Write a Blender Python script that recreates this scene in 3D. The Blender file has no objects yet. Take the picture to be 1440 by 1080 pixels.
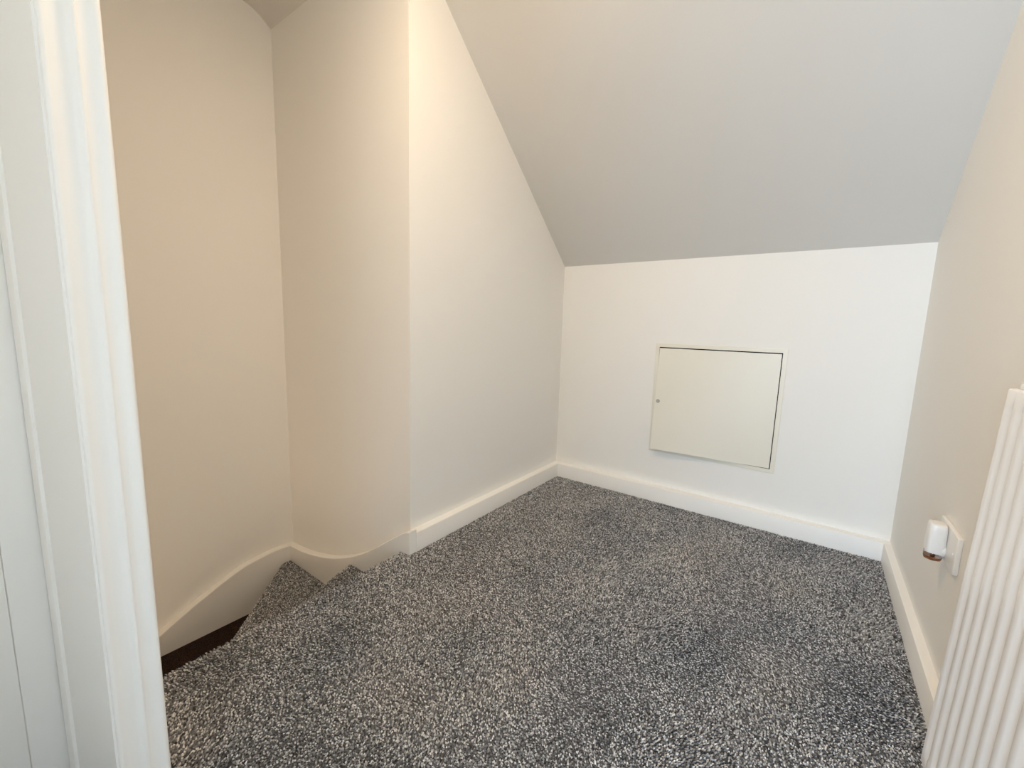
import bpy, bmesh, math, random
import numpy as np
from mathutils import Matrix, Vector

random.seed(7)
rng = np.random.default_rng(7)
S = bpy.context.scene
COL = S.collection

# ------------------------------------------------------------------ camera, world, lights, exposure
CAM = Vector((1.3792, -2.4616, 1.0))
R_ = Vector((0.80834182, 0.58796798, 0.02961688))
U_ = Vector((-0.10354059, 0.09246432, 0.99031798))
F_ = Vector((-0.57953676, 0.80358198, -0.13562133))
cd = bpy.data.cameras.new('camera')
cam = bpy.data.objects.new('camera', cd)
COL.objects.link(cam)
m = Matrix.Identity(4)
for i in range(3):
    m[i][0] = R_[i]; m[i][1] = U_[i]; m[i][2] = -F_[i]; m[i][3] = CAM[i]
cam.matrix_world = m
cd.sensor_width = 36.0
cd.lens = 36.0 * 589.17 / 1440
cd.clip_start = 0.01
S.camera = cam

LAMP_L = 375.0           # radiance of the ceiling light's diffuser
LAMP_COL = (1.0, 0.74, 0.47)
LAMP_POS = Vector((0.66, -1.78, 2.543))
WINDOW_W = 98.0
WINDOW_COL = (0.60, 0.79, 1.0)
S.view_settings.view_transform = 'Standard'
S.view_settings.look = 'None'
S.view_settings.gamma = 1.0
S.view_settings.use_curve_mapping = False
S.view_settings.exposure = 0.12
S.cycles.use_denoising = True
S.cycles.max_bounces = 14
S.cycles.diffuse_bounces = 10
S.cycles.sample_clamp_indirect = 8.0

world = bpy.data.worlds.new('daylight')
world.use_nodes = True
world.node_tree.nodes['Background'].inputs[0].default_value = (0.62, 0.78, 1.0, 1)
world.node_tree.nodes['Background'].inputs[1].default_value = 1.0
S.world = world

def area(name, loc, rot, sx, sy, power, col):
    l = bpy.data.lights.new(name, 'AREA')
    l.shape = 'RECTANGLE'; l.size = sx; l.size_y = sy; l.energy = power; l.color = col
    o = bpy.data.objects.new(name, l); o.location = loc; o.rotation_euler = rot
    COL.objects.link(o)
    return o
# daylight coming through the window in the wall behind the camera
area('window_daylight', (1.18, -4.72, 1.00), (math.radians(90), 0, 0), 0.95, 1.5, WINDOW_W, WINDOW_COL)

# warm fill added to brighten the low stairwell, as if from the floor below
area('downstairs_fill', (-0.60, -3.30, -1.25), (math.radians(90), 0, 0), 0.7, 0.9, 11.0, (1.0, 0.74, 0.50))

# ------------------------------------------------------------------ dimensions
W, L, SW = 1.7367, 1.2887, 1.0651      # landing width, left wall length, stairwell width
K, SL = 1.3951, 0.841                  # knee wall height, ceiling slope
RISE = 0.2093
HB = 0.0901
TL, TB, TR = 0.040, 0.045, 0.026       # baseboard thicknesses
YR = -4.60                             # rear wall
ZC = 2.543
ZB = -1.9                              # bottom of the stairwell

# ------------------------------------------------------------------ helpers
def new_bm(): return bmesh.new()

def box(bm, x0, x1, y0, y1, z0, z1, bev=0.0, seg=2):
    vs = [bm.verts.new((x, y, z)) for x in (x0, x1) for y in (y0, y1) for z in (z0, z1)]
    idx = [(0, 1, 3, 2), (4, 6, 7, 5), (0, 4, 5, 1), (2, 3, 7, 6), (0, 2, 6, 4), (1, 5, 7, 3)]
    fs = [bm.faces.new([vs[i] for i in f]) for f in idx]
    if bev > 0:
        es = list({e for f in fs for e in f.edges})
        bmesh.ops.bevel(bm, geom=es, offset=bev, segments=seg, profile=0.5, affect='EDGES')

def prism(bm, pts, axis, a, b):
    """extrude a 2D outline along an axis from a to b. axis 'x': pts=(y,z); 'y': (x,z); 'z': (x,y)"""
    def P(p, t):
        return {'x': (t, p[0], p[1]), 'y': (p[0], t, p[1]), 'z': (p[0], p[1], t)}[axis]
    v0 = [bm.verts.new(P(p, a)) for p in pts]
    v1 = [bm.verts.new(P(p, b)) for p in pts]
    n = len(pts)
    fs = [bm.faces.new(v0), bm.faces.new(list(reversed(v1)))]
    for i in range(n):
        fs.append(bm.faces.new((v0[i], v1[i], v1[(i + 1) % n], v0[(i + 1) % n])))
    return fs

def lathe(bm, prof, center, axis='z', seg=24, cap=True):
    """prof: list of (radius, height) along axis"""
    rings = []
    for r, h in prof:
        ring = []
        for i in range(seg):
            a = 2 * math.pi * i / seg
            u, v = r * math.cos(a), r * math.sin(a)
            p = {'z': (u, v, h), 'x': (h, u, v), 'y': (u, h, v)}[axis]
            ring.append(bm.verts.new((center[0] + p[0], center[1] + p[1], center[2] + p[2])))
        rings.append(ring)
    for a, b in zip(rings, rings[1:]):
        for i in range(seg):
            bm.faces.new((a[i], a[(i + 1) % seg], b[(i + 1) % seg], b[i]))
    if cap:
        bm.faces.new(rings[0]); bm.faces.new(rings[-1])

def obj(name, bm, mat, parent=None, smooth=False, kind=None, label=None):
    bmesh.ops.recalc_face_normals(bm, faces=bm.faces[:])
    me = bpy.data.meshes.new(name)
    bm.to_mesh(me); bm.free()
    me.materials.append(mat)
    if smooth:
        for p in me.polygons: p.use_smooth = True
        me.set_sharp_from_angle(angle=math.radians(35))
    o = bpy.data.objects.new(name, me)
    COL.objects.link(o)
    if parent: o.parent = parent
    if kind: o['kind'] = kind
    if label: o['label'] = label
    return o

def empty(name, loc, label, cat, kind=None):
    o = bpy.data.objects.new(name, None)
    o.location = loc; o.empty_display_size = 0.05
    COL.objects.link(o)
    if label: o['label'] = label
    if cat: o['category'] = cat
    if kind: o['kind'] = kind
    return o

def adopt(root):
    """children were built in world coordinates: keep them there"""
    bpy.context.view_layer.update()
    for c in root.children:
        c.matrix_parent_inverse = root.matrix_world.inverted()

# ------------------------------------------------------------------ materials
def principled(name, col, rough=0.5, spec=0.5, metal=0.0):
    mt = bpy.data.materials.new(name); mt.use_nodes = True
    b = mt.node_tree.nodes['Principled BSDF']
    b.inputs['Base Color'].default_value = (*col, 1)
    b.inputs['Roughness'].default_value = rough
    b.inputs['Specular IOR Level'].default_value = spec
    b.inputs['Metallic'].default_value = metal
    return mt, b

def painted(name, col, rough, spec, scale, bump, var=0.02):
    """painted surface: faint roller stipple and a very faint colour variation"""
    mt, b = principled(name, col, rough, spec)
    nt = mt.node_tree; N = nt.nodes; Lk = nt.links
    tc = N.new('ShaderNodeTexCoord')
    n1 = N.new('ShaderNodeTexNoise'); n1.inputs['Scale'].default_value = scale; n1.inputs['Detail'].default_value = 4
    n2 = N.new('ShaderNodeTexNoise'); n2.inputs['Scale'].default_value = 3.0; n2.inputs['Detail'].default_value = 2
    bp = N.new('ShaderNodeBump'); bp.inputs['Strength'].default_value = bump; bp.inputs['Distance'].default_value = 0.001
    mx = N.new('ShaderNodeMix'); mx.data_type = 'RGBA'
    mx.inputs['A'].default_value = (*[c * (1 - var) for c in col], 1)
    mx.inputs['B'].default_value = (*[min(1, c * (1 + var)) for c in col], 1)
    Lk.new(tc.outputs['Object'], n1.inputs['Vector']); Lk.new(tc.outputs['Object'], n2.inputs['Vector'])
    Lk.new(n1.outputs['Fac'], bp.inputs['Height']); Lk.new(bp.outputs['Normal'], b.inputs['Normal'])
    Lk.new(n2.outputs['Fac'], mx.inputs['Factor']); Lk.new(mx.outputs['Result'], b.inputs['Base Color'])
    return mt

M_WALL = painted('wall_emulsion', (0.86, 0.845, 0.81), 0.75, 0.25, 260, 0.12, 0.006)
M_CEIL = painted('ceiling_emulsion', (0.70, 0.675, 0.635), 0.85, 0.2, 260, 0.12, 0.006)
M_TRIM = painted('white_satin_wood_paint', (0.89, 0.875, 0.84), 0.45, 0.4, 120, 0.10, 0.004)
M_METAL = painted('white_enamelled_steel', (0.90, 0.90, 0.905), 0.25, 0.5, 400, 0.02, 0.003)
M_HATCH = painted('cream_white_coated_steel', (0.80, 0.765, 0.665), 0.38, 0.5, 400, 0.04, 0.004)
M_PLASTIC, _ = principled('white_plastic', (0.86, 0.85, 0.83), 0.28, 0.5)
M_DARK, _ = principled('void_shade', (0.02, 0.02, 0.02), 0.9, 0.1)
M_LOCK, _ = principled('dull_zinc', (0.45, 0.44, 0.38), 0.45, 0.5, 0.3)
M_CHROME, _ = principled('chrome', (0.8, 0.8, 0.8), 0.15, 0.5, 1.0)
M_GLASS, gb = principled('clear_glass', (1, 1, 1), 0.03, 0.5)
gb.inputs['Transmission Weight'].default_value = 1.0; gb.inputs['IOR'].default_value = 1.45
M_OIL, ob = principled('amber_oil', (0.60, 0.22, 0.07), 0.1, 0.5)
ob.inputs['Transmission Weight'].default_value = 0.35
M_WICK, _ = principled('brown_wick', (0.16, 0.06, 0.03), 0.8, 0.2)
M_BULB, bb = principled('glowing_diffuser', (1, 1, 1), 0.4, 0.5)
bb.inputs['Emission Color'].default_value = (*LAMP_COL, 1)
bb.inputs['Emission Strength'].default_value = LAMP_L

def carpet_base(name='carpet_backing', c0=(0.025, 0.025, 0.028, 1), c1=(0.20, 0.20, 0.205, 1)):
    mt, b = principled(name, (0.05, 0.05, 0.052), 0.95, 0.1)
    nt = mt.node_tree; N = nt.nodes; Lk = nt.links
    tc = N.new('ShaderNodeTexCoord')
    n = N.new('ShaderNodeTexNoise'); n.inputs['Scale'].default_value = 260; n.inputs['Detail'].default_value = 3
    r = N.new('ShaderNodeValToRGB')
    r.color_ramp.elements[0].position = 0.38; r.color_ramp.elements[0].color = c0
    r.color_ramp.elements[1].position = 0.62; r.color_ramp.elements[1].color = c1
    Lk.new(tc.outputs['Object'], n.inputs['Vector']); Lk.new(n.outputs['Fac'], r.inputs['Fac'])
    Lk.new(r.outputs['Color'], b.inputs['Base Color'])
    bp = N.new('ShaderNodeBump'); bp.inputs['Strength'].default_value = 0.8; bp.inputs['Distance'].default_value = 0.003
    Lk.new(n.outputs['Fac'], bp.inputs['Height']); Lk.new(bp.outputs['Normal'], b.inputs['Normal'])
    return mt

def carpet_yarn():
    mt, b = principled('carpet_yarn', (0.2, 0.2, 0.2), 0.9, 0.15)
    b.inputs['Sheen Weight'].default_value = 0.15
    nt = mt.node_tree; N = nt.nodes; Lk = nt.links
    a = N.new('ShaderNodeAttribute'); a.attribute_name = 'yarn'
    r = N.new('ShaderNodeValToRGB')
    cr = r.color_ramp
    cr.elements[0].position = 0.0; cr.elements[0].color = (0.040, 0.041, 0.046, 1)
    cr.elements[1].position = 1.0; cr.elements[1].color = (0.90, 0.89, 0.88, 1)
    e = cr.elements.new(0.35); e.color = (0.20, 0.202, 0.210, 1)
    e = cr.elements.new(0.70); e.color = (0.54, 0.54, 0.545, 1)
    Lk.new(a.outputs['Fac'], r.inputs['Fac']); Lk.new(r.outputs['Color'], b.inputs['Base Color'])
    return mt

M_CARPET = carpet_base()
M_YARN = carpet_yarn()
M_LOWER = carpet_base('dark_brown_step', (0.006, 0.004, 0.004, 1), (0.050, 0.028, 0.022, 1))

def noise2(x, y, seed, n=10, lo=1.5, hi=7.0):
    """smooth pseudo noise, about -1..1"""
    g = np.random.default_rng(seed)
    out = np.zeros_like(x)
    for _ in range(n):
        k = g.uniform(lo, hi); a = g.uniform(0, 2 * np.pi); p = g.uniform(0, 2 * np.pi)
        out += np.sin(2 * np.pi * k * (x * np.cos(a) + y * np.sin(a)) / 2 + p)
    return out / math.sqrt(n)

def pile(name, P, Nn, parent, label=None, h=0.0075, r=0.0030, seed=1):
    """twist-pile carpet: one short leaning tuft at every point P with surface normal Nn"""
    n = len(P)
    g = np.random.default_rng(seed)
    lean_a = 2 * np.pi * g.random(n)
    lean_m = 0.0035 * g.random(n)
    mark = noise2(P[:, 0], P[:, 1], 11)                # trodden patches where the pile lies over
    mark2 = noise2(P[:, 0], P[:, 1], 12)
    hh = h * (0.75 + 0.5 * g.random(n)) * (1 - 0.16 * np.clip(mark, -1.3, 1.3))
    lx = lean_m * np.cos(lean_a) + 0.0034 * mark
    ly = lean_m * np.sin(lean_a) + 0.0034 * mark2
    # tangent frame
    t1 = np.cross(Nn, np.array([0.0, 1.0, 0.0])); bad = np.linalg.norm(t1, axis=1) < 0.1
    t1[bad] = np.array([1.0, 0, 0]); t1 /= np.linalg.norm(t1, axis=1)[:, None]
    t2 = np.cross(Nn, t1)
    tw = 2 * np.pi * g.random(n)
    V = np.zeros((n, 7, 3))
    for k in range(3):
        a = tw + k * 2 * np.pi / 3
        V[:, k] = P + r * (np.cos(a)[:, None] * t1 + np.sin(a)[:, None] * t2)
        a2 = a + 0.7
        V[:, 3 + k] = (P + Nn * (hh * 0.62)[:, None] + (lx * 0.5)[:, None] * t1 + (ly * 0.5)[:, None] * t2
                       + 1.0 * r * (np.cos(a2)[:, None] * t1 + np.sin(a2)[:, None] * t2))
    V[:, 6] = P + Nn * hh[:, None] + lx[:, None] * t1 + ly[:, None] * t2
    tri = []
    for k in range(3):
        j = (k + 1) % 3
        tri += [(k, j, 3 + j), (k, 3 + j, 3 + k), (3 + k, 3 + j, 6)]
    tri = np.array(tri)
    F = (tri[None] + (np.arange(n) * 7)[:, None, None]).reshape(-1, 3)
    me = bpy.data.meshes.new(name)
    me.vertices.add(n * 7); me.vertices.foreach_set('co', V.reshape(-1).astype(np.float32))
    me.loops.add(len(F) * 3); me.loops.foreach_set('vertex_index', F.reshape(-1).astype(np.int32))
    me.polygons.add(len(F)); me.polygons.foreach_set('loop_start', (np.arange(len(F)) * 3).astype(np.int32))
    me.update(calc_edges=True)
    y = np.clip(g.normal(0.50, 0.30, n), 0, 1)
    at = me.attributes.new('yarn', 'FLOAT', 'FACE')
    at.data.foreach_set('value', np.repeat(y, 9).astype(np.float32))
    me.materials.append(M_YARN)
    me.shade_smooth()
    o = bpy.data.objects.new(name, me); COL.objects.link(o)
    o.parent = parent; o['kind'] = 'stuff'
    if label: o['label'] = label
    return o

def jitter_grid(x0, x1, y0, y1, pitch, seed):
    g = np.random.default_rng(seed)
    xs = np.arange(x0, x1, pitch); ys = np.arange(y0, y1, pitch)
    X, Y = np.meshgrid(xs, ys)
    X = X.ravel() + g.uniform(-.5, .5, X.size) * pitch
    Y = Y.ravel() + g.uniform(-.5, .5, Y.size) * pitch
    return X, Y

# ------------------------------------------------------------------ floor (landing) with rounded nosing
NX = -0.006      # nosing line of the landing
NR = 0.018
bm = new_bm()
# outline in x,z extruded along y ; stops against wall C's stringer
prof = [(W, 0.0)]
prof += [(NX + NR, 0.0)]
for k in range(1, 7):
    a = math.pi / 2 + k * math.pi / 6
    prof.append((NX + NR + NR * math.cos(a), -NR + NR * math.sin(a)))
prof += [(NX + 0.03, -2 * NR), (NX + 0.03, -0.24), (W, -0.24)]
prism(bm, prof, 'y', -2.30, -L - 0.030)
prism(bm, [(NX + NR, 0.0), (NX + NR, -0.24), (W, -0.24), (W, 0)], 'y', -L - 0.030, 0.0)
prism(bm, [(0.0, 0.0), (0.0, -0.24), (W, -0.24), (W, 0)], 'y', YR, -2.30)
prism(bm, [(-0.095, 0.0), (-0.095, -0.24), (0.0, -0.24), (0.0, 0)], 'y', YR, -2.338)
floor = obj('floor', bm, M_CARPET, smooth=False, kind='structure')
X, Y = jitter_grid(NX, W - TR, -2.45, -TB, 0.0050, 3)
keep = (X > TL) | (Y < -L - 0.045)
keep &= ~((X < 0.46) & (Y < -2.262))
X, Y = X[keep], Y[keep]
Pt = np.stack([X, Y, np.zeros_like(X)], 1); Nt = np.tile([0., 0., 1.], (len(X), 1))
# wrap over the nosing
yy = np.arange(-2.25, -L - 0.045, 0.005)
nos_p, nos_n = [], []
for k in range(1, 7):
    a = math.pi / 2 + k * math.pi / 7
    ys = yy + rng.uniform(-.003, .003, len(yy))
    c, s_ = math.cos(a), math.sin(a)
    nos_p.append(np.stack([np.full_like(ys, NX + NR + NR * c), ys, np.full_like(ys, -NR + NR * s_)], 1))
    nos_n.append(np.tile([c, 0., s_], (len(ys), 1)))
Pt = np.concatenate([Pt] + nos_p); Nt = np.concatenate([Nt] + nos_n)
Pt = Pt - Nt * 0.003
pile('carpet_pile', Pt, Nt, floor, seed=5)

# ------------------------------------------------------------------ walls
def wall(name, *boxes):
    b = new_bm()
    for x in boxes: box(b, *x)
    return obj(name, b, M_WALL, kind='structure')

b = new_bm()
prism(b, [(0, 0), (0, -L), (-0.1, -L + 0.1), (-0.1, 0)], 'z', -0.24, 2.62)
obj('wall_left', b, M_WALL, kind='structure')
b = new_bm()
prism(b, [(0, -L), (-0.1, -L + 0.1), (-SW - 0.1, -L + 0.1), (-SW, -L)], 'z', ZB, 2.62)
obj('wall_stairwell_back', b, M_WALL, kind='structure')
b = new_bm()
prism(b, [(-SW, -L), (-SW - 0.1, -L + 0.1), (-SW - 0.1, YR), (-SW, YR)], 'z', ZB, 2.62)
obj('wall_stairwell_left', b, M_WALL, kind='structure')
# back (knee) wall, with the recess behind the access hatch
HX0, HX1, HZ0, HZ1 = 0.626, 1.268, 0.295, 0.930
ix0, ix1, iz0, iz1 = HX0 + .006, HX1 - .006, HZ0 + .006, HZ1 - .006
wall('wall_back', (-0.1, ix0, 0, 0.1, -0.24, 1.55), (ix1, W + .1, 0, 0.1, -0.24, 1.55),
     (ix0, ix1, 0, 0.1, -0.24, iz0), (ix0, ix1, 0, 0.1, iz1, 1.55))
wall('wall_right', (W, W + .1, YR - .1, 0.0, -0.24, 2.62))
# wall behind the camera with its window opening
WX0, WX1, WZ0, WZ1 = 0.70, 1.66, 0.25, 1.75
wall('wall_rear', (-SW - .1, WX0, YR - .1, YR, ZB, 2.62), (WX1, W, YR - .1, YR, ZB, 2.62),
     (WX0, WX1, YR - .1, YR, ZB, WZ0), (WX0, WX1, YR - .1, YR, WZ1, 2.62))
# door wall on the left, its end wall towards the stairwell and the head over the door
DX = 0.432
YE, YL, YD1 = -2.268, -2.337, -2.97
LX, LY = 0.185, -2.3675            # far edge of the slightly splayed door lining
b = new_bm()
prism(b, [(DX, YE), (-0.145, YE), (-0.145, LY + .006), (LX - .05, LY + .006), (DX, YL + .005)], 'z', 0.0, ZC)
box(b, LX - .05, DX, YR, YD1, 0.0, ZC)
box(b, LX - .05, DX, YD1, LY, 2.04, ZC)
obj('wall_front', b, M_WALL, kind='structure')
b = new_bm()
box(b, -0.145, -0.095, YR, LY, ZB, 0.0)
box(b, -0.145, -0.095, YR, LY, 0.0, ZC)
obj('wall_stairwell_right', b, M_WALL, kind='structure')
b = new_bm()
box(b, -SW, -0.147, -3.50, -3.42, ZB, ZC)
obj('wall_stairwell_front', b, M_WALL, kind='structure')
b = new_bm()
box(b, -SW - .1, 0.0, -3.50, -L + .1, ZB - .05, ZB)
obj('floor_stairwell', b, M_CARPET, kind='structure')

# unseen partition added behind the camera; its opening narrows the window light
GX, GY = 1.03, -3.08
wall('wall_light_block', (DX, GX, GY - .1, GY, 0, ZC), (GX, W, GY - .1, GY, 2.04, ZC))
b = new_bm()
prism(b, [(GX, 0), (GX, 2.04), (W, 2.04), (W, 2.02), (GX + .02, 2.02), (GX + .02, 0)], 'y', GY - .105, GY + .005)
obj('trim_1', b, M_TRIM, kind='structure')

# ceiling: slope, small curve, flat
cp = [(0.0, K)]
cp += [(-1.25, K + SL * 1.25), (-1.295, 2.483), (-1.335, 2.513), (-1.375, 2.533), (-1.43, ZC), (YR, ZC)]
top = [(YR, ZC + .12), (-1.35, ZC + .12), (0.1, K + .08), (0.1, K)]
b = new_bm()
prism(b, cp + top, 'x', -SW - 0.1, W + 0.1)
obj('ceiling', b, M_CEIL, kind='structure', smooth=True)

# ------------------------------------------------------------------ baseboards
def bb_profile(t, h=HB):
    return [(0.0, 0.0), (t, 0.0), (t, h - 0.004), (t - 0.0012, h - 0.0012), (t - 0.004, h), (0.0, h)]
b = new_bm()
prism(b, [(-a, z) for a, z in bb_profile(TB)], 'x', 0.0, W)
obj('baseboard_back', b, M_TRIM, kind='structure', smooth=True)
b = new_bm()
prism(b, [(a, z) for a, z in bb_profile(TL)], 'y', -L, -TB)
obj('baseboard_left', b, M_TRIM, kind='structure', smooth=True)
b = new_bm()
prism(b, [(W - a, z) for a, z in bb_profile(TR)], 'y', YR, -TB)
obj('baseboard_right', b, M_TRIM, kind='structure', smooth=True)

# ------------------------------------------------------------------ staircase with winders
stairs = empty('staircase', (-0.5, -1.8, ZB), 'grey carpeted winder staircase turning down on the left of the landing', 'staircase')
ST = 0.040                       # stringer thickness (proud of the wall)
yF, xF = -L - ST, -SW + ST       # stringer faces

def smooth_curve(pts, n=6):
    out = []
    for i in range(len(pts) - 1):
        p0 = pts[max(i - 1, 0)]; p1 = pts[i]; p2 = pts[i + 1]; p3 = pts[min(i + 2, len(pts) - 1)]
        for k in range(n):
            t = k / n
            out.append(tuple(0.5 * ((2 * p1[j]) + (-p0[j] + p2[j]) * t + (2 * p0[j] - 5 * p1[j] + 4 * p2[j] - p3[j]) * t * t
                                    + (-p0[j] + 3 * p1[j] - 3 * p2[j] + p3[j]) * t ** 3) for j in (0, 1)))
    out.append(pts[-1])
    return out

# back stringer, on the wall straight ahead of the stairwell (outline x,z)
topC = smooth_curve([(-SW + .0, -.325), (-1.021, -.323), (-.89, -.312), (-.767, -.290), (-.622, -.253), (-.487, -.205),
                     (-.361, -.146), (-.244, -.078), (-.094, .027), (-.02, .078), (0.015, .099), (0.040, .1065)])
b = new_bm()
def stringer_strip(bm, tops, zbot, to3, back):
    """closed strip: tops is the outline on the visible face, to3 maps (s,z,depth) to 3D"""
    prev = None
    for s, z in tops:
        zb = zbot(s)
        cur = [bm.verts.new(to3(s, zb, 1)), bm.verts.new(to3(s, z - .003, 1)), bm.verts.new(to3(s, z, .92)),
               bm.verts.new(to3(s, z, 0)), bm.verts.new(to3(s, zb, 0))]
        if prev:
            for i in range(5):
                bm.faces.new((prev[i], cur[i], cur[(i + 1) % 5], prev[(i + 1) % 5]))
        else:
            bm.faces.new(cur)
        prev = cur
    bm.faces.new(list(reversed(prev)))
stringer_strip(b, topC, lambda s: (-1.0 if s < NX - .001 else 0.0), lambda s, z, d: (max(s, -SW + .0008), -L - .0008 - (ST - .0008) * d, z), None)
s1 = obj('stringer', b, M_TRIM, stairs, smooth=True, label='white curved stringer board on the wall above the winders')
topE = smooth_curve([(-L - .0, -.325), (-1.327, -.324), (-1.412, -.322), (-1.508, -.331), (-1.588, -.348), (-1.68, -.383), (-1.763, -.421),
                     (-1.844, -.461), (-1.943, -.516), (-2.10, -.612), (-2.30, -.745), (-2.6, -.965), (-3.0, -1.28), (-3.39, -1.57)])
b = new_bm()
stringer_strip(b, topE, lambda s: -1.85, lambda s, z, d: (-SW + .0008 + (ST - .0008) * d, min(s, -L - .001), z), None)
s2 = obj('stringer', b, M_TRIM, stairs, smooth=True, label='white stringer board sweeping down along the left wall')

# winder treads, fanning around the newel
NW = Vector((-0.09, -2.30))
def tread_poly(name, pts, z, nose_edges, mat=None, label=None):
    """pts: ccw (x,y) outline; top at z with rounded front on nose_edges"""
    bm = bmesh.new()
    vt = [bm.verts.new((x, y, z)) for x, y in pts]
    vb = [bm.verts.new((x, y, z - RISE - .01)) for x, y in pts]
    bm.faces.new(vt); bm.faces.new(list(reversed(vb)))
    n = len(pts)
    for i in range(n):
        bm.faces.new((vt[i], vb[i], vb[(i + 1) % n], vt[(i + 1) % n]))
    bm.edges.ensure_lookup_table()
    es = []
    for i in nose_edges:
        e = bm.edges.get((vt[i], vt[(i + 1) % n]))
        es.append(e)
    bmesh.ops.bevel(bm, geom=es, offset=0.022, segments=4, profile=0.5, affect='EDGES')
    return obj(name, bm, mat or M_CARPET, stairs, smooth=True, label=label)

def inside(px, py, poly):
    c = np.zeros(len(px), bool); n = len(poly)
    for i in range(n):
        x1, y1 = poly[i]; x2, y2 = poly[(i + 1) % n]
        cond = ((y1 > py) != (y2 > py)) & (px < (x2 - x1) * (py - y1) / (y2 - y1 + 1e-12) + x1)
        c ^= cond
    return c

def tread_pile(tread, poly, z, nose, seed):
    xs = [p[0] for p in poly]; ys = [p[1] for p in poly]
    X, Y = jitter_grid(min(xs), max(xs), min(ys), max(ys), 0.0052, seed)
    k = inside(X, Y, poly)
    X, Y = X[k], Y[k]
    P = np.stack([X, Y, np.full_like(X, z)], 1); N_ = np.tile([0., 0., 1.], (len(X), 1))
    if nose:
        (ax, ay), (bx, by) = nose
        d = np.array([bx - ax, by - ay]); Ln = np.linalg.norm(d); d /= Ln
        nrm = np.array([d[1], -d[0]])
        cx, cy = np.mean(xs), np.mean(ys)
        if np.dot(nrm, [ax - cx, ay - cy]) < 0: nrm = -nrm
        s = -((X - ax) * nrm[0] + (Y - ay) * nrm[1])          # distance inside the nosing
        r = 0.022
        e = s < r
        th = np.arccos(np.clip((r - s[e]) / r, -1, 1))
        P[e, 2] = z - r + r * np.sin(th)
        N_[e] = np.stack([nrm[0] * np.cos(th), nrm[1] * np.cos(th), np.sin(th)], 1)
        t = np.arange(0, Ln, 0.0052)
        for dz in (0.022, 0.028, 0.034, 0.040, 0.046, .052, .058, .064, .07, .076, .082):
            tt = t + rng.uniform(-.003, .003, len(t))
            q = np.stack([ax + d[0] * tt, ay + d[1] * tt, np.full_like(tt, z - dz)], 1)
            P = np.concatenate([P, q]); N_ = np.concatenate([N_, np.tile([nrm[0], nrm[1], 0.], (len(tt), 1))])
    pile('carpet_pile', P - N_ * 0.003, N_, tread, seed=seed)

T1a, T1b = (-0.412, yF), (-0.10, -2.25)
p1 = [T1a, (-0.385, yF - .075), T1b, (NX + 0.03, -2.30), (NX + 0.03, yF)]
t1 = tread_poly('tread', p1, -RISE, [1])
p1 = [(-0.418, yF), (-0.10, -2.262), (NX + 0.03, -2.30), (NX + 0.03, yF)]
bpy.data.objects.remove(t1)
t1 = tread_poly('tread', p1, -RISE, [0])
tread_pile(t1, [(-0.418, yF), (-0.10, -2.262), (NX, -2.262), (NX, yF)], -RISE, ((-0.418, yF), (-0.10, -2.262)), 21)
p2 = [(xF, yF), (xF, -1.385), (-0.115, -2.275), (-0.02, -2.30), (-0.02, yF)]
t2 = tread_poly('tread', p2, -2 * RISE, [1])
tread_pile(t2, [(xF, yF), (xF, -1.385), (-0.115, -2.275), (-0.15, yF)], -2 * RISE, ((xF, -1.385), (-0.115, -2.275)), 22)
p3 = [(xF, -1.40), (xF, -2.22), (-0.13, -2.31), (-0.10, -2.24)]
p3 = [(xF, yF), (xF, -2.22), (-0.13, -2.31), (-0.02, -2.31), (-0.02, yF)]
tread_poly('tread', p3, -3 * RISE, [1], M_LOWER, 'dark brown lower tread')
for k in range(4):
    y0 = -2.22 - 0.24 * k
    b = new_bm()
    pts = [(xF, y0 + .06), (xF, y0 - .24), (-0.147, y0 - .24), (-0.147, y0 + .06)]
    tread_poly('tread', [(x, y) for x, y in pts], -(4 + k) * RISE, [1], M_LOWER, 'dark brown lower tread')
adopt(stairs)

# ------------------------------------------------------------------ door set on the left: lining, stop, architrave, leaf
door = empty('door_1', (0.3, -2.7, 0), None, None, kind='structure')
AW = 0.069
def arch_profile():
    # (distance from the inner edge, projection) of an ogee architrave
    p = [(0.0, 0.0), (0.0, 0.0080), (0.0012, 0.0102), (0.004, 0.0115), (0.0065, 0.0112), (0.010, 0.0098), (0.016, 0.0082), (0.022, 0.0076), (0.028, 0.0082),
         (0.0325, 0.0102), (0.0350, 0.0132), (0.0370, 0.0146), (0.0395, 0.0148), (0.0415, 0.0136), (0.0450, 0.0126), (0.049, 0.0124), (0.053, 0.0132),
         (0.0575, 0.0154), (0.061, 0.0172), (0.0640, 0.0179), (0.0665, 0.0175), (0.0682, 0.0160), (0.069, 0.0135), (0.069, 0.0)]
    return p
ip = YL + 0.003                 # inner edge line of the architrave
b = new_bm()
prism(b, [(DX + h, ip + d) for d, h in arch_profile()], 'z', 0.0, 2.045)
obj('architrave', b, M_TRIM, door, smooth=True)
b = new_bm()
prism(b, [(DX + h, YD1 - .003 - d) for d, h in arch_profile()], 'z', 0.0, 2.045)
obj('architrave', b, M_TRIM, door, smooth=True)
b = new_bm()
prism(b, [(DX + h, 2.035 + d) for d, h in arch_profile()], 'y', YD1 - .072, ip + .069)
obj('architrave', b, M_TRIM, door, smooth=True)
b = new_bm()
prism(b, [(DX + .001, YL), (DX + .001, YL + .004), (LX - .048, LY + .0055), (LX - .048, LY - .0045), (LX, LY)], 'z', 0.0, 2.035)
obj('jamb', b, M_TRIM, door, smooth=True)
b = new_bm()
box(b, LX - .048, DX + .001, YD1, YD1 + .02, 0, 2.035, .0012)
obj('jamb', b, M_TRIM, door, smooth=True)
b = new_bm()
box(b, LX - .048, DX + .001, YD1 + .02, LY - .006, 2.015, 2.035, .0012)
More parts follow.
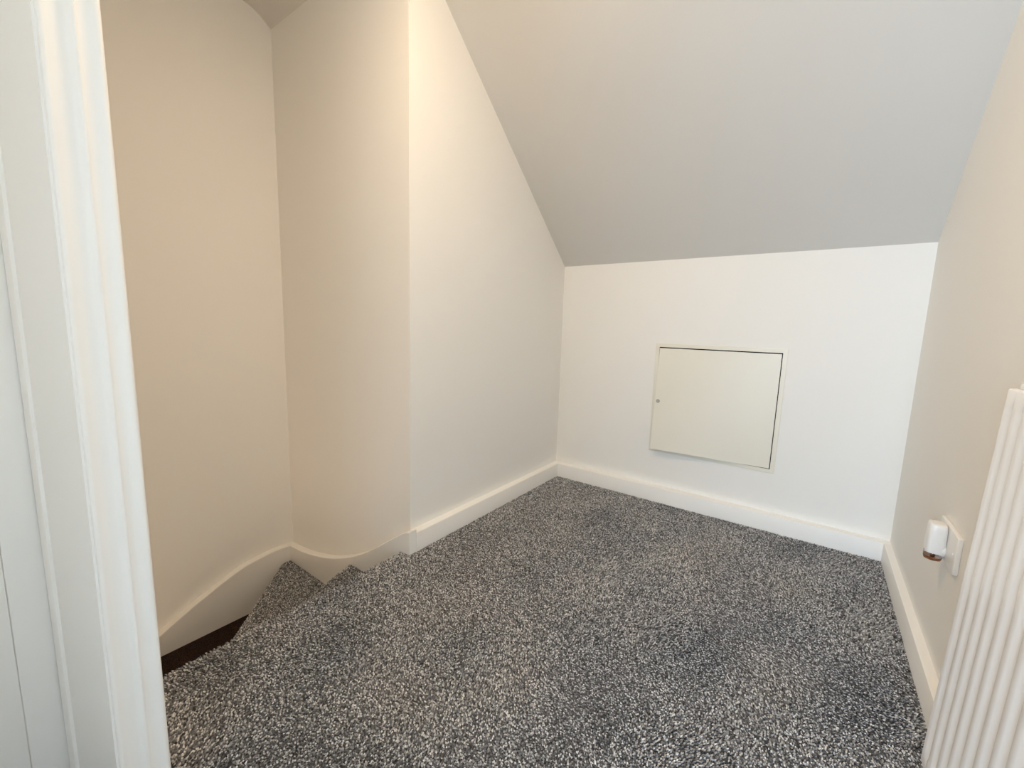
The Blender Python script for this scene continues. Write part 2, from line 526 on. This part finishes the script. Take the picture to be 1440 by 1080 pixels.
obj('jamb', b, M_TRIM, door, smooth=True)
SX = LX + .035
def yj(x): return LY + (x - LX) * (YL - LY) / (DX - LX)
f = new_bm()
prism(f, [(SX, yj(SX) + .0002), (SX, yj(SX) - .0035), (SX - .0008, yj(SX) - .0050), (SX - .0025, yj(SX) - .0057), (SX - .034, yj(SX - .034) - .0057), (SX - .034, yj(SX - .034) + .0002)], 'z', 0, 2.015)
obj('door_stop', f, M_TRIM, door, smooth=True)
for (ya, yb, za, zb) in ((YD1 + .02, YD1 + .034, 0, 2.015), (YD1 + .034, LY - .006, 2.0, 2.015)):
    f = new_bm()
    box(f, SX - .034, SX, ya, yb, za, zb, .0022, 3)
    obj('door_stop', f, M_TRIM, door, smooth=True)
# door leaf: stiles, rails and recessed panels, closed against the stop
LXf, LXb = SX - .036, SX - .076
la, lb = LY - .0052, YD1 + .022
f = new_bm()
box(f, LXb, LXf - .003, lb, la, 0.005, 2.012)
leaf = obj('door_leaf', f, M_TRIM, door)
SWD = .050
for nm, ya, yb, za, zb in (('stile', la - SWD, la, .005, 2.012), ('stile', lb, lb + SWD, .005, 2.012), 
                         ('rail', lb + SWD, la - SWD, 1.90, 2.012), ('panel', lb + SWD + .001, la - SWD - .0015, .005, 1.898)):
    f = new_bm(); box(f, LXf - .003, LXf, ya, yb, za, zb, .0008)
    obj(nm, f, M_TRIM, leaf, smooth=True)
h = new_bm()
lathe(h, [(.024, 0), (.024, .006), (.010, .010), (.010, .040), (.020, .046), (.026, .058), (.022, .070), (.002, .074)], (LXf, lb + .05, 1.0), 'x', 24, cap=False)
obj('door_knob', h, M_CHROME, leaf, smooth=True)
adopt(door)

# ------------------------------------------------------------------ access hatch in the back wall
hatch = empty('access_hatch', (0.947, 0, HZ0), 'square cream metal access hatch, door slightly ajar, in the low back wall', 'access hatch')
b = new_bm()
fw, ft = 0.0205, 0.0035
ox = [(HX0, HZ0), (HX1, HZ0), (HX1, HZ1), (HX0, HZ1)]
inn = [(HX0 + fw, HZ0 + fw), (HX1 - fw, HZ0 + fw), (HX1 - fw, HZ1 - fw), (HX0 + fw, HZ1 - fw)]
def ring_v(pts, y): return [b.verts.new((x, y, z)) for x, z in pts]
def off(pts, d):
    return [(pts[0][0] + d, pts[0][1] + d), (pts[1][0] - d, pts[1][1] + d), (pts[2][0] - d, pts[2][1] - d), (pts[3][0] + d, pts[3][1] - d)]
rs = [ring_v(ox, -.0003), ring_v(ox, -ft + .001), ring_v(off(ox, .001), -ft), ring_v(off(inn, -.0008), -ft), ring_v(inn, -ft + .001), ring_v(inn, -.0005),
      ring_v(off(inn, -.0130), -.0005), ring_v(off(inn, -.0130), 0.030), ring_v(off(inn, -.0140), 0.030), ring_v(off(inn, -.0140), -.0003)]
for a, c in zip(rs, rs[1:] + rs[:1]):
    for i in range(4):
        b.faces.new((a[i], a[(i + 1) % 4], c[(i + 1) % 4], c[i]))
frame = obj('frame', b, M_HATCH, hatch, smooth=True)
# door: hinged on the right, pulled open a touch and slightly twisted so the lower left corner stands out
DX0, DX1, DZ0, DZ1 = HX0 + fw + .0040, HX1 - fw - .0040, HZ0 + fw + .0030, HZ1 - fw - .0056
def door_y(x, z):
    u = (DX1 - x) / (DX1 - DX0); v = (DZ1 - z) / (DZ1 - DZ0)
    return -0.002 - u * (0.008 + 0.040 * v)
b = new_bm()
nx, nz = 16, 16
grid = [[None] * (nz + 1) for _ in range(nx + 1)]; back = [[None] * (nz + 1) for _ in range(nx + 1)]
for i in range(nx + 1):
    for j in range(nz + 1):
        x = DX0 + (DX1 - DX0) * i / nx; z = DZ0 + (DZ1 - DZ0) * j / nz
        y = door_y(x, z)
        grid[i][j] = b.verts.new((x, y, z)); back[i][j] = b.verts.new((x, y + .012, z))
for i in range(nx):
    for j in range(nz):
        b.faces.new((grid[i][j], grid[i + 1][j], grid[i + 1][j + 1], grid[i][j + 1]))
        b.faces.new((back[i][j], back[i][j + 1], back[i + 1][j + 1], back[i + 1][j]))
for i in range(nx):
    b.faces.new((grid[i][0], back[i][0], back[i + 1][0], grid[i + 1][0]))
    b.faces.new((grid[i][nz], grid[i + 1][nz], back[i + 1][nz], back[i][nz]))
for j in range(nz):
    b.faces.new((grid[0][j], grid[0][j + 1], back[0][j + 1], back[0][j]))
    b.faces.new((grid[nx][j], back[nx][j], back[nx][j + 1], grid[nx][j + 1]))
hd = obj('door', b, M_HATCH, hatch, smooth=True)
b = new_bm()
lx, lz = 0.668, 0.600
ly = door_y(lx, lz)
lathe(b, [(.0110, 0), (.0110, -.0015), (.0095, -.0028), (.0040, -.0028), (.0040, -.0010), (.0005, -.0010)], (lx, ly, lz), 'y', 20)
obj('lock', b, M_LOCK, hd, smooth=True, label='small round budget lock on the left edge')
# near-black boards paint in the shade of the void behind the hatch
b = new_bm()
box(b, ix0 - .02, ix1 + .02, 0.101, 0.106, iz0 - .02, iz1 + .02)
for x0_, x1_, z0_, z1_ in ((ix0 + .001, ix0 + .003, iz0 + .001, iz1 - .001), (ix1 - .003, ix1 - .001, iz0 + .001, iz1 - .001), (ix0 + .003, ix1 - .003, iz0 + .001, iz0 + .003), (ix0 + .003, ix1 - .003, iz1 - .003, iz1 - .001)):
    box(b, x0_, x1_, .031, .101, z0_, z1_)
obj('void_shade_board', b, M_DARK, hatch)
adopt(hatch)

# ------------------------------------------------------------------ radiator on the right wall
rad = empty('radiator', (W - .05, -1.8, 0.12), 'white ribbed steel panel radiator on the right wall', 'radiator')
RY0, RY1 = -1.32, -2.36             # left (far) end and right (near) end
RZ0, RZ1 = 0.120, 0.921
def rx(z): return W - (0.092 - (z - RZ0) / (RZ1 - RZ0) * 0.024)     # the panel leans a little towards the wall at the top
PITCH, FIRST = 0.0452, 0.012
FL0, FL1 = RZ0 + .034, RZ1 - .036    # flutes run between these heights
def panel(name, dx, flip=1):
    bm = bmesh.new()
    ys = [(RY0, 0.0)]
    y = RY0 - FIRST
    while y > RY1 + 0.035:
        ys += [(y, 0.0), (y - .004, .12), (y - .0210, .9), (y - .0240, 1.0), (y - .0262, .85), (y - .0285, 0.1), (y - .0300, 0.0)]
        y -= PITCH
    ys.append((RY1, 0.0))
    depth = 0.0046
    rows = [(RZ0, 0, .006), (RZ0 + .003, 0, .0015), (RZ0 + .006, 0, 0), (FL0, 0, 0), (FL0 + .014, 1, 0), (0.35, 1, 0), (0.6, 1, 0), (FL1 - .014, 1, 0), (FL1, 0, 0), (RZ1 - .008, 0, 0), (RZ1 - .0065, 0, .0006), (RZ1 - .0055, 0, .0020), (RZ1 - .0045, 0, .0100), (RZ1 - .0070, 0, .0112)]
    V = []
    for z, f, inset in rows:
        V.append([bm.verts.new((rx(z) + dx + flip * (d * f * depth + inset), y, z)) for y, d in ys])
    for a, c in zip(V, V[1:]):
        for i in range(len(ys) - 1):
            bm.faces.new((a[i], a[i + 1], c[i + 1], c[i]))
    # returned side edges and back
    Bk = []
    for z, f, inset in rows:
        Bk.append([bm.verts.new((rx(z) + dx + flip * .012, y, z)) for y, d in (ys[0], ys[-1])])
    for k in range(len(rows) - 1):
        bm.faces.new((V[k][0], V[k + 1][0], Bk[k + 1][0], Bk[k][0]))
        bm.faces.new((V[k][-1], Bk[k][1], Bk[k + 1][1], V[k + 1][-1]))
        bm.faces.new((Bk[k][0], Bk[k + 1][0], Bk[k + 1][1], Bk[k][1]))
    bmesh.ops.remove_doubles(bm, verts=bm.verts[:], dist=1e-5)
    return obj(name, bm, M_METAL, rad, smooth=True)
panel('front_panel', 0.0)
pb = panel('rear_panel', 0.058, -1)
b = new_bm()
gx0, gx1, gz = rx(RZ1) + .0125, rx(RZ1) + .046, RZ1 + .006
box(b, gx0, gx0 + .0025, RY1 + .004, RY0 - .004, RZ1 - .03, gz, .0006)
box(b, gx1 - .0025, gx1, RY1 + .004, RY0 - .004, RZ1 - .03, gz, .0006)
yy_ = RY0 - .006
while yy_ > RY1 + .01:
    box(b, gx0 + .0025, gx1 - .0025, yy_ - .004, yy_, gz - .006, gz - .001)
    yy_ -= .016
obj('top_grille', b, M_METAL, rad)
b = new_bm()
n = 24
zz = [(z, rx(z)) for z in (RZ0 + .05, RZ1 - .03)]
y = RY0 - .05
k = 0
prev = None
while y > RY1 + .05:
    off_ = .016 if k % 2 else .030
    cur = [b.verts.new((X_ + off_, y, z)) for z, X_ in zz]
    if prev: b.faces.new((prev[0], cur[0], cur[1], prev[1]))
    prev = cur; y -= .012; k += 1
obj('convector_fins', b, M_METAL, rad, smooth=False)
for yb_ in (RY0 - .16, RY1 + .16):
    b = new_bm()
    box(b, W - .030, W - .0006, yb_ - .015, yb_ + .015, RZ0 + .08, RZ1 - .08, .002)
    obj('bracket', b, M_METAL, rad)
for yb_ in (RY1 + .03,):
    b = new_bm()
    lathe(b, [(.008, 0.0), (.008, RZ0 + .055)], (W - .060, RY1 - .028, 0.0), 'z', 14)
    obj('pipe', b, M_PLASTIC, rad, smooth=True)
    b = new_bm()
    lathe(b, [(.012, RZ0 + .02), (.014, RZ0 + .03), (.014, RZ0 + .07), (.018, RZ0 + .075), (.019, RZ0 + .13), (.014, RZ0 + .14)], (W - .060, RY1 - .028, 0.0), 'z', 18)
    obj('valve', b, M_PLASTIC, rad, smooth=True)
    b = new_bm()
    lathe(b, [(.009, RY1 - .028), (.009, RY1 + .004)], (W - .060, 0, RZ0 + .05), 'y', 14)
    obj('valve_tail', b, M_CHROME, rad, smooth=True)
adopt(rad)

# ------------------------------------------------------------------ double socket on the right wall
sock = empty('wall_socket', (W, -.86, .44), 'wide white wall socket plate low on the right wall, left of the radiator', 'socket')
PY0, PY1, PZ0, PZ1 = -.952, -.772, .390, .492
b = new_bm()
box(b, W - .0115, W, PY0, PY1, PZ0, PZ1, .003, 3)
pl = obj('faceplate', b, M_PLASTIC, sock, smooth=True)
for yc in (-.935, -.789):
    b = new_bm(); lathe(b, [(.0035, W - .0125), (.0035, W - .0110)], (0, yc, .441), 'x', 12)
    obj('screw', b, M_CHROME, sock)
adopt(sock)

# ------------------------------------------------------------------ plug-in air freshener
fr = empty('air_freshener', (W - .04, -.845, .395), 'white plug-in air freshener with amber glass refill in the wall socket', 'air freshener')
fx, fy = W - .0310, -.850
def rr(bm, cx, cy, hx, hy, z_list, seg=6, pw=0.35):
    """stack of rounded rectangles; z_list: (z, scale)"""
    rings = []
    for z, s in z_list:
        ring = []
        for q in range(4):
            for k in range(seg):
                a = (q + k / seg) * math.pi / 2
                c, s_ = math.cos(a), math.sin(a)
                ring.append(bm.verts.new((cx + hx * s * math.copysign(abs(c) ** pw, c), cy + hy * s * math.copysign(abs(s_) ** pw, s_), z)))
        rings.append(ring)
    n = len(rings[0])
    for a, c in zip(rings, rings[1:]):
        for i in range(n): bm.faces.new((a[i], a[(i + 1) % n], c[(i + 1) % n], c[i]))
    bm.faces.new(rings[0]); bm.faces.new(rings[-1])
b = new_bm()
rr(b, fx, fy, .0200, .026, [(.407, .96), (.412, 1.0), (.440, 1.0), (.470, .97), (.482, .94), (.488, .88), (.4905, .76), (.4910, .5)], 8, .5)
obj('housing', b, M_PLASTIC, fr, smooth=True)
b = new_bm()
lathe(b, [(.0, .382), (.012, .3822), (.0180, .3845), (.0198, .391), (.0198, .406), (.0170, .412)], (fx - .001, fy, 0), 'z', 28, cap=False)
bot = obj('refill_bottle', b, M_GLASS, fr, smooth=True, label='clear glass refill bottle')
b = new_bm()
lathe(b, [(.0, .3838), (.011, .3840), (.0165, .386), (.0184, .391), (.0184, .3935), (.0, .3935)], (fx - .001, fy, 0), 'z', 28, cap=False)
obj('oil', b, M_OIL, bot, smooth=True, label='amber scented oil')
b = new_bm(); lathe(b, [(.0035, .3850), (.0035, .414)], (fx - .001, fy, 0), 'z', 10)
obj('wick', b, M_WICK, bot)
b = new_bm()
lathe(b, [(.0175, W - .0115), (.0200, W - .0135), (.0200, W - .020), (.0160, W - .026)], (0, fy - .006, .418), 'x', 24)
obj('plug', b, M_PLASTIC, fr, smooth=True)
adopt(fr)

# ------------------------------------------------------------------ flush ceiling light over the landing (above the frame)
lamp = empty('ceiling_light', (LAMP_POS.x, LAMP_POS.y, ZC), 'small round white flush ceiling light above the landing', 'ceiling light')
b = new_bm(); lathe(b, [(.080, ZC - .0008), (.080, ZC - .014), (.074, ZC - .020), (.066, ZC - .020), (.066, ZC - .0008)], (LAMP_POS.x, LAMP_POS.y, 0), 'z', 32)
obj('housing', b, M_PLASTIC, lamp, smooth=True)
b = new_bm(); lathe(b, [(.0655, ZC - .012), (.0650, ZC - .022), (.055, ZC - .026), (.030, ZC - .028), (.002, ZC - .0285)], (LAMP_POS.x, LAMP_POS.y, 0), 'z', 32)
obj('diffuser', b, M_BULB, lamp, smooth=True)
adopt(lamp)

# ------------------------------------------------------------------ window behind the camera
win = empty('window_1', ((WX0 + WX1) / 2, YR, WZ0), None, None, kind='structure')
b = new_bm()
for (x0, x1, z0, z1) in ((WX0, WX0 + .04, WZ0, WZ1), (WX1 - .04, WX1, WZ0, WZ1), (WX0 + .04, WX1 - .04, WZ0, WZ0 + .04), (WX0 + .04, WX1 - .04, WZ1 - .04, WZ1)):
    box(b, x0, x1, YR - .07, YR - .02, z0, z1, .002)
obj('window_frame', b, M_TRIM, win)
b = new_bm(); box(b, WX0 - .03, WX1 + .03, YR, YR + .03, WZ0 - .025, WZ0, .002)
obj('window_sill', b, M_TRIM, win)
adopt(win)
